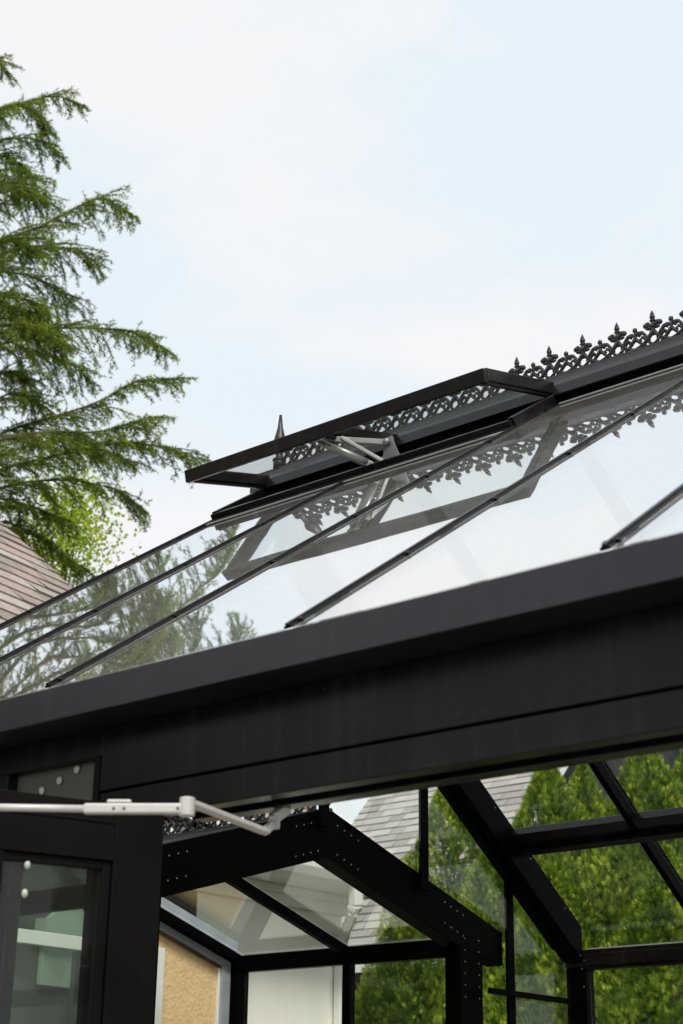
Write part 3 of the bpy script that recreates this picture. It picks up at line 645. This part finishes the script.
# deodar cedar
CED = thing('cedar_tree', (-13.9, 8.2, 0), 'big dark green cedar with drooping feathery branches rising above the brown roof', 'tree')
bm = B(); add_tube(bm, [(-13.9, 8.2, 0), (-13.86, 8.2, 5), (-13.9, 8.15, 10), (-14.0, 8.0, 14), (-14.1, 7.9, 18.2)], [.34, .28, .2, .12, .02], 14); part('trunk', bm, 'bark', CED, smooth=True)
def spline(pts, n):
    pts = [V(p) for p in pts]; pts = [pts[0] * 2 - pts[1]] + pts + [pts[-1] * 2 - pts[-2]]; out = []
    m_ = len(pts) - 3
    for i in range(n + 1):
        t = i / n * m_; k = min(int(t), m_ - 1); t -= k; a, b, c, d = pts[k:k + 4]
        out.append(.5 * ((2 * b) + (c - a) * t + (2 * a - 5 * b + 4 * c - d) * t * t + (3 * b - a - 3 * c + d) * t ** 3))
    return out
def needles(P_, Q_, g, dens, nl, nw, base_tone):
    """tufts of short needles along shoots P->Q"""
    d = Q_ - P_; L = np.linalg.norm(d, axis=1); cnt = np.maximum((L * dens).astype(int), 2); idx = np.repeat(np.arange(len(L)), cnt)
    t = g.random(len(idx)); b = P_[idx] + d[idx] * t[:, None]; ax = unit(d)[idx]
    rnd = g.normal(0, 1, (len(idx), 3)); rnd[:, 2] = np.abs(rnd[:, 2]) * .7 - .25
    dr = unit(ax * .75 + unit(rnd) * .85); sd = unit(np.cross(dr, g.normal(0, 1, (len(idx), 3)))) * nw
    ln = (nl * (.6 + .7 * g.random(len(idx))))[:, None]
    v = np.stack([b - sd, b + sd, b + dr * ln], 1).reshape(-1, 3)
    tn = np.clip(base_tone[idx] + g.normal(0, .13, len(idx)), 0, 1)
    return v, tn
def cedar_branch(path, seed, parent, r0=.05, sec_len=.55, light=.45):
    g = np.random.default_rng(seed); pts = spline(path, 40); n = len(pts)
    bm = B(); add_tube(bm, pts[::2], [r0 * (1 - .9 * i / 20) for i in range(21)], 6)
    br = part('branch', bm, 'bark', parent, smooth=True)
    P_, Q_, tone = [], [], []; wood = B()
    tot = sum((pts[i + 1] - pts[i]).length for i in range(n - 1)); step = .062; acc = 0
    zz = V((0, 0, 1))
    ns = int(tot / step)
    for k in range(ns):
        f = (k + .5) / ns; x = f * (n - 1); i = min(int(x), n - 2); p = pts[i].lerp(pts[i + 1], x - i); tg = (pts[i + 1] - pts[i]).normalized()
        if f < .05: continue
        sd = tg.cross(zz).normalized() * (1 if k % 2 else -1)
        ln = sec_len * (.35 + .65 * math.sin(math.pi * min(1, f ** .8 * .93 + .05)) ** .8) * g.uniform(.55, 1.15)
        ln = max(ln, .13)
        d = (tg * g.uniform(.5, 1.0) + sd * g.uniform(.15, .85) - zz * g.uniform(-.15, .40)).normalized()
        q = p; nseg = 5; btone = light + g.normal(0, .12)
        sp = [p]
        for s in range(nseg):
            d = (d - zz * g.uniform(.05, .17)).normalized(); q2 = q + d * (ln / nseg)
            P_.append(tuple(q)); Q_.append(tuple(q2)); tone.append(btone + .06 * s); sp.append(q2)
            for _ in range(2):
                td = (d * .7 + V(g.normal(0, .55, 3)) - zz * .35).normalized(); tl = ln * g.uniform(.14, .34)
                a = q.lerp(q2, g.random()); m2 = a + td * tl * .5; e2 = m2 + (td - zz * .35).normalized() * tl * .5
                P_ += [tuple(a), tuple(m2)]; Q_ += [tuple(m2), tuple(e2)]; tone += [btone + .02, btone + .12]
            q = q2
        add_tube(wood, sp[::2], [.007, .005, .003], 4, False)
    for i in range(int(n * .5), n - 1): P_.append(tuple(pts[i])); Q_.append(tuple(pts[i + 1])); tone.append(light)
    v, tn = needles(np.array(P_), np.array(Q_), g, 190, .040, .0046, np.array(tone))
    raw_mesh('foliage', v, None, 3, 'cedar', br, tn)
    part('twigs', wood, 'bark', br)
def trunk_at(z): return V((-13.9 - .012 * max(0, z - 9), 8.2 - .02 * max(0, z - 9), z))
BR = [  # pixel path of limbs seen against the sky, and the plan distance they run at
    ([(-60, 82), (-22, 66), (-4, 60), (4, 72)], 15.8), ([(-60, 136), (-20, 116), (20, 104), (56, 96), (82, 106)], 15.6),
    ([(-60, 170), (-20, 146), (20, 138), (42, 142), (60, 156)], 16.2), ([(-50, 175), (-10, 120), (20, 105), (40, 118), (46, 132)], 16.6),
    ([(-60, 262), (0, 240), (42, 226), (80, 206), (104, 199), (130, 214)], 15.6), ([(-60, 240), (0, 205), (25, 196), (44, 202)], 16.3),
    ([(-60, 300), (-20, 272), (30, 276), (55, 290), (72, 303)], 16.2), ([(-60, 285), (0, 255), (40, 246), (75, 252), (97, 262)], 16.5),
    ([(-60, 365), (0, 332), (60, 328), (110, 329), (140, 335), (164, 348)], 15.7), ([(-60, 330), (-10, 296), (25, 300), (40, 312)], 15.2),
    ([(-60, 400), (0, 345), (30, 350), (66, 362), (88, 378)], 16.3), ([(-60, 350), (0, 325), (40, 332), (62, 345)], 15.0),
    ([(-60, 470), (0, 434), (50, 418), (98, 402), (138, 381), (178, 379)], 15.8), ([(-60, 500), (0, 470), (60, 455), (112, 444), (160, 446), (202, 460)], 15.3),
    ([(-60, 490), (0, 455), (60, 440), (100, 450), (135, 462)], 16.4), ([(-60, 520), (0, 488), (60, 480), (110, 488), (142, 508)], 15.9),
    ([(-60, 470), (0, 440), (50, 432), (95, 432), (128, 424), (152, 418)], 15.0), 
     ([(-60, 440), (0, 398), (22, 394), (42, 406)], 15.3),
    ([(-60, 540), (0, 522), (30, 534), (60, 552), (88, 572)], 16.6), ([(-60, 420), (-10, 378), (10, 372), (28, 380)], 15.9), ([(-80, 215), (-30, 178), (10, 170), (34, 180)], 15.9), ([(-60, 320), (-10, 305), (20, 312), (40, 326), (50, 332)], 16.7),
    ([(-60, 235), (-15, 190), (8, 182), (26, 190)], 15.2), ([(-60, 300), (-15, 250), (12, 240), (34, 250)], 15.0), ([(-60, 380), (-10, 318), (22, 316), (52, 330)], 16.1),
    ([(-60, 530), (-10, 500), (30, 506), (62, 520)], 15.6), ([(-60, 205), (-20, 160), (4, 156), (20, 166)], 16.4),
]
for i, (px, D) in enumerate(BR):
    pts = [at_dist(x, y, D + .15 * k) for k, (x, y) in enumerate(px)]
    st = trunk_at(pts[0].z - .15); cedar_branch([st] + pts, 100 + i, CED, .024, .42 if px[-1][1] < 180 else .58, .45)
for i in range(26):                          # limbs on the other sides of the trunk
    z = 3.5 + i * .56; az = math.radians(200 + 137.5 * i) ; L = max(.5, 3.6 * (1 - (z - 3) / 16)); 
    d = V((math.cos(az), math.sin(az), 0))
    if d.dot(V((.83, .55, 0))) > .75: continue
    b = trunk_at(z); cedar_branch([b, b + d * L * .4 + V((0, 0, .25)), b + d * L * .75 + V((0, 0, .32)), b + d * L + V((0, 0, .05))], 300 + i, CED, .05, .6, .38)

# pale broad-leaved tree behind the cedar
def leafy_tree(name, base, h, cr, label, mat, seed, n, leaf, low=.35):
    g = np.random.default_rng(seed); t = thing(name, base, label, 'tree'); random.seed(seed)
    bx = V(base); bm = B(); top = bx + V((0, 0, h * .8)); add_tube(bm, [bx, bx + V((.1, 0, h * .3)), bx + V((0, .1, h * .55)), top], [.16, .12, .08, .02], 8)
    cl = []
    for k in range(26):
        th = g.random() * 6.28; zz = low + (1 - low) * g.random(); rr = cr * math.sin(math.pi * min(1, (zz - low) / (1 - low) * .85 + .12)) * g.uniform(.4, 1)
        c = bx + V((rr * math.cos(th), rr * math.sin(th), h * zz)); cl.append(c)
        s = bx + V((0, 0, h * (zz * .75))); add_tube(bm, [s, s.lerp(c, .5) + V((0, 0, .1)), c], [.035, .02, .006], 5, False)
    part('trunk', bm, 'bark', t, smooth=True)
    ci = g.integers(0, len(cl), n); ca = np.array([tuple(c) for c in cl])[ci]
    p = ca + g.normal(0, 1, (n, 3)) * np.array([.34, .34, .26]) * cr / 1.7
    d = unit(g.normal(0, 1, (n, 3)) + np.array([0, 0, -.3])); s = unit(np.cross(d, g.normal(0, 1, (n, 3)))) * leaf * .42
    L = (leaf * (.7 + .6 * g.random(n)))[:, None]
    v = np.stack([p, p + d * L * .5 + s, p + d * L, p + d * L * .5 - s], 1).reshape(-1, 3)
    raw_mesh('crown', v, None, 4, mat, t, np.clip(g.normal(.5, .25, n), 0, 1))
p = at_dist(62, 600, 21)
leafy_tree('broadleaf_tree', (p.x, p.y, 0), at_dist(72, 492, 21).z, 1.5, 'pale yellow green leafy tree between the brown roof and the cedar branches', 'maple', 5, 11000,   .062)

# unseen belt of trees added on the near side to darken reflections in the paintwork
g = np.random.default_rng(77); n = 26000; azs = np.radians(g.uniform(226, 262, n)); rr = g.uniform(15, 18, n)
hh = 5.6 + 1.2 * np.sin(azs * 21) + .7 * np.sin(azs * 47 + 1) - 5 * np.clip((np.radians(231) - azs) / np.radians(6), 0, 1)
zz = np.maximum(hh, .3) * g.random(n) ** .8
p = np.stack([rr * np.sin(azs), rr * np.cos(azs), zz], 1); d = unit(g.normal(0, 1, (n, 3))); sd_ = unit(np.cross(d, g.normal(0, 1, (n, 3)))) * .10
v = np.stack([p, p + d * .17 + sd_, p + d * .34, p + d * .17 - sd_], 1).reshape(-1, 3)
tag(raw_mesh('unseen_tree_belt', v, None, 4, 'cedar', None, np.clip(g.normal(.3, .15, n), 0, 1)), 'unseen belt of dark green trees added to darken reflections in the black metal', 'trees', kind='stuff')

# ------------------------------------------------------------------ ground
bm = B(); add_box(bm, -400, 400, -400, 400, -.3, 0); tag(obj('lawn', bm, 'soil'), 'green lawn around the greenhouse', 'lawn', kind='structure')
bm = B(); add_box(bm, -6.4, 2.0, -3.0, 7.6, -.02, .004); tag(obj('paving', bm, 'paving'), 'grey paved terrace under and in front of the greenhouse', 'paving', kind='structure')

# ------------------------------------------------------------------ sky and sun
SUN_EL, SUN_AZ = 50, 130                      # azimuth measured clockwise from +Y
w = bpy.data.worlds.new('World'); sc.world = w; w.use_nodes = True; nt = w.node_tree; nt.nodes.clear()
out = N(nt, 'ShaderNodeOutputWorld'); sky = N(nt, 'ShaderNodeTexSky', sky_type='NISHITA'); sky.sun_disc = False
sky.sun_elevation = math.radians(SUN_EL); sky.sun_rotation = math.radians(SUN_AZ); sky.air_density = 1; sky.dust_density = 2
bg1 = N(nt, 'ShaderNodeBackground'); bg1.inputs[1].default_value = .11; nt.links.new(sky.outputs[0], bg1.inputs[0])
tc = N(nt, 'ShaderNodeTexCoord'); mp = N(nt, 'ShaderNodeMapping'); mp.inputs['Scale'].default_value = (1, 1, 2.2); mp.inputs['Location'].default_value = (.3, .15, .1); nt.links.new(tc.outputs['Generated'], mp.inputs[0])
nz = N(nt, 'ShaderNodeTexNoise'); nz.inputs['Scale'].default_value = 3.1; nz.inputs['Detail'].default_value = 7; nz.inputs['Roughness'].default_value = .56; nz.inputs['Distortion'].default_value = .35
nt.links.new(mp.outputs[0], nz.inputs['Vector'])
mr = N(nt, 'ShaderNodeMapRange', interpolation_type='SMOOTHSTEP'); mr.inputs[1].default_value = .36; mr.inputs[2].default_value = .54; mr.inputs[3].default_value = .0; mr.inputs[4].default_value = 1
nt.links.new(nz.outputs['Fac'], mr.inputs[0])
cmix = N(nt, 'ShaderNodeMix', data_type='RGBA'); cmix.inputs[6].default_value = (.795, .875, .935, 1); cmix.inputs[7].default_value = (.905, .913, .925, 1)
nt.links.new(mr.outputs[0], cmix.inputs[0])
bg2 = N(nt, 'ShaderNodeBackground'); bg2.inputs[1].default_value = 1.0; nt.links.new(cmix.outputs[2], bg2.inputs[0])
mx = N(nt, 'ShaderNodeMixShader'); mx.inputs[0].default_value = .93; nt.links.new(bg1.outputs[0], mx.inputs[1]); nt.links.new(bg2.outputs[0], mx.inputs[2]); nt.links.new(mx.outputs[0], out.inputs[0])
sd = bpy.data.lights.new('sun', 'SUN'); sd.energy = 2.9; sd.angle = math.radians(12); sd.color = (1, .95, .87)
so = bpy.data.objects.new('sun', sd); COL.objects.link(so)
az, el = math.radians(SUN_AZ), math.radians(SUN_EL)
dirn = V((math.sin(az) * math.cos(el), math.cos(az) * math.cos(el), math.sin(el)))
so.rotation_euler = dirn.to_track_quat('Z', 'Y').to_euler(); so.location = dirn * 50
vs = sc.view_settings; vs.view_transform = 'Standard'; vs.look = 'None'; vs.exposure = .10; vs.gamma = 1
sc.render.engine = 'CYCLES'
sc.cycles.max_bounces = 10; sc.cycles.transparent_max_bounces = 40; sc.cycles.glossy_bounces = 6
sc.render.resolution_x = 683; sc.render.resolution_y = 1024
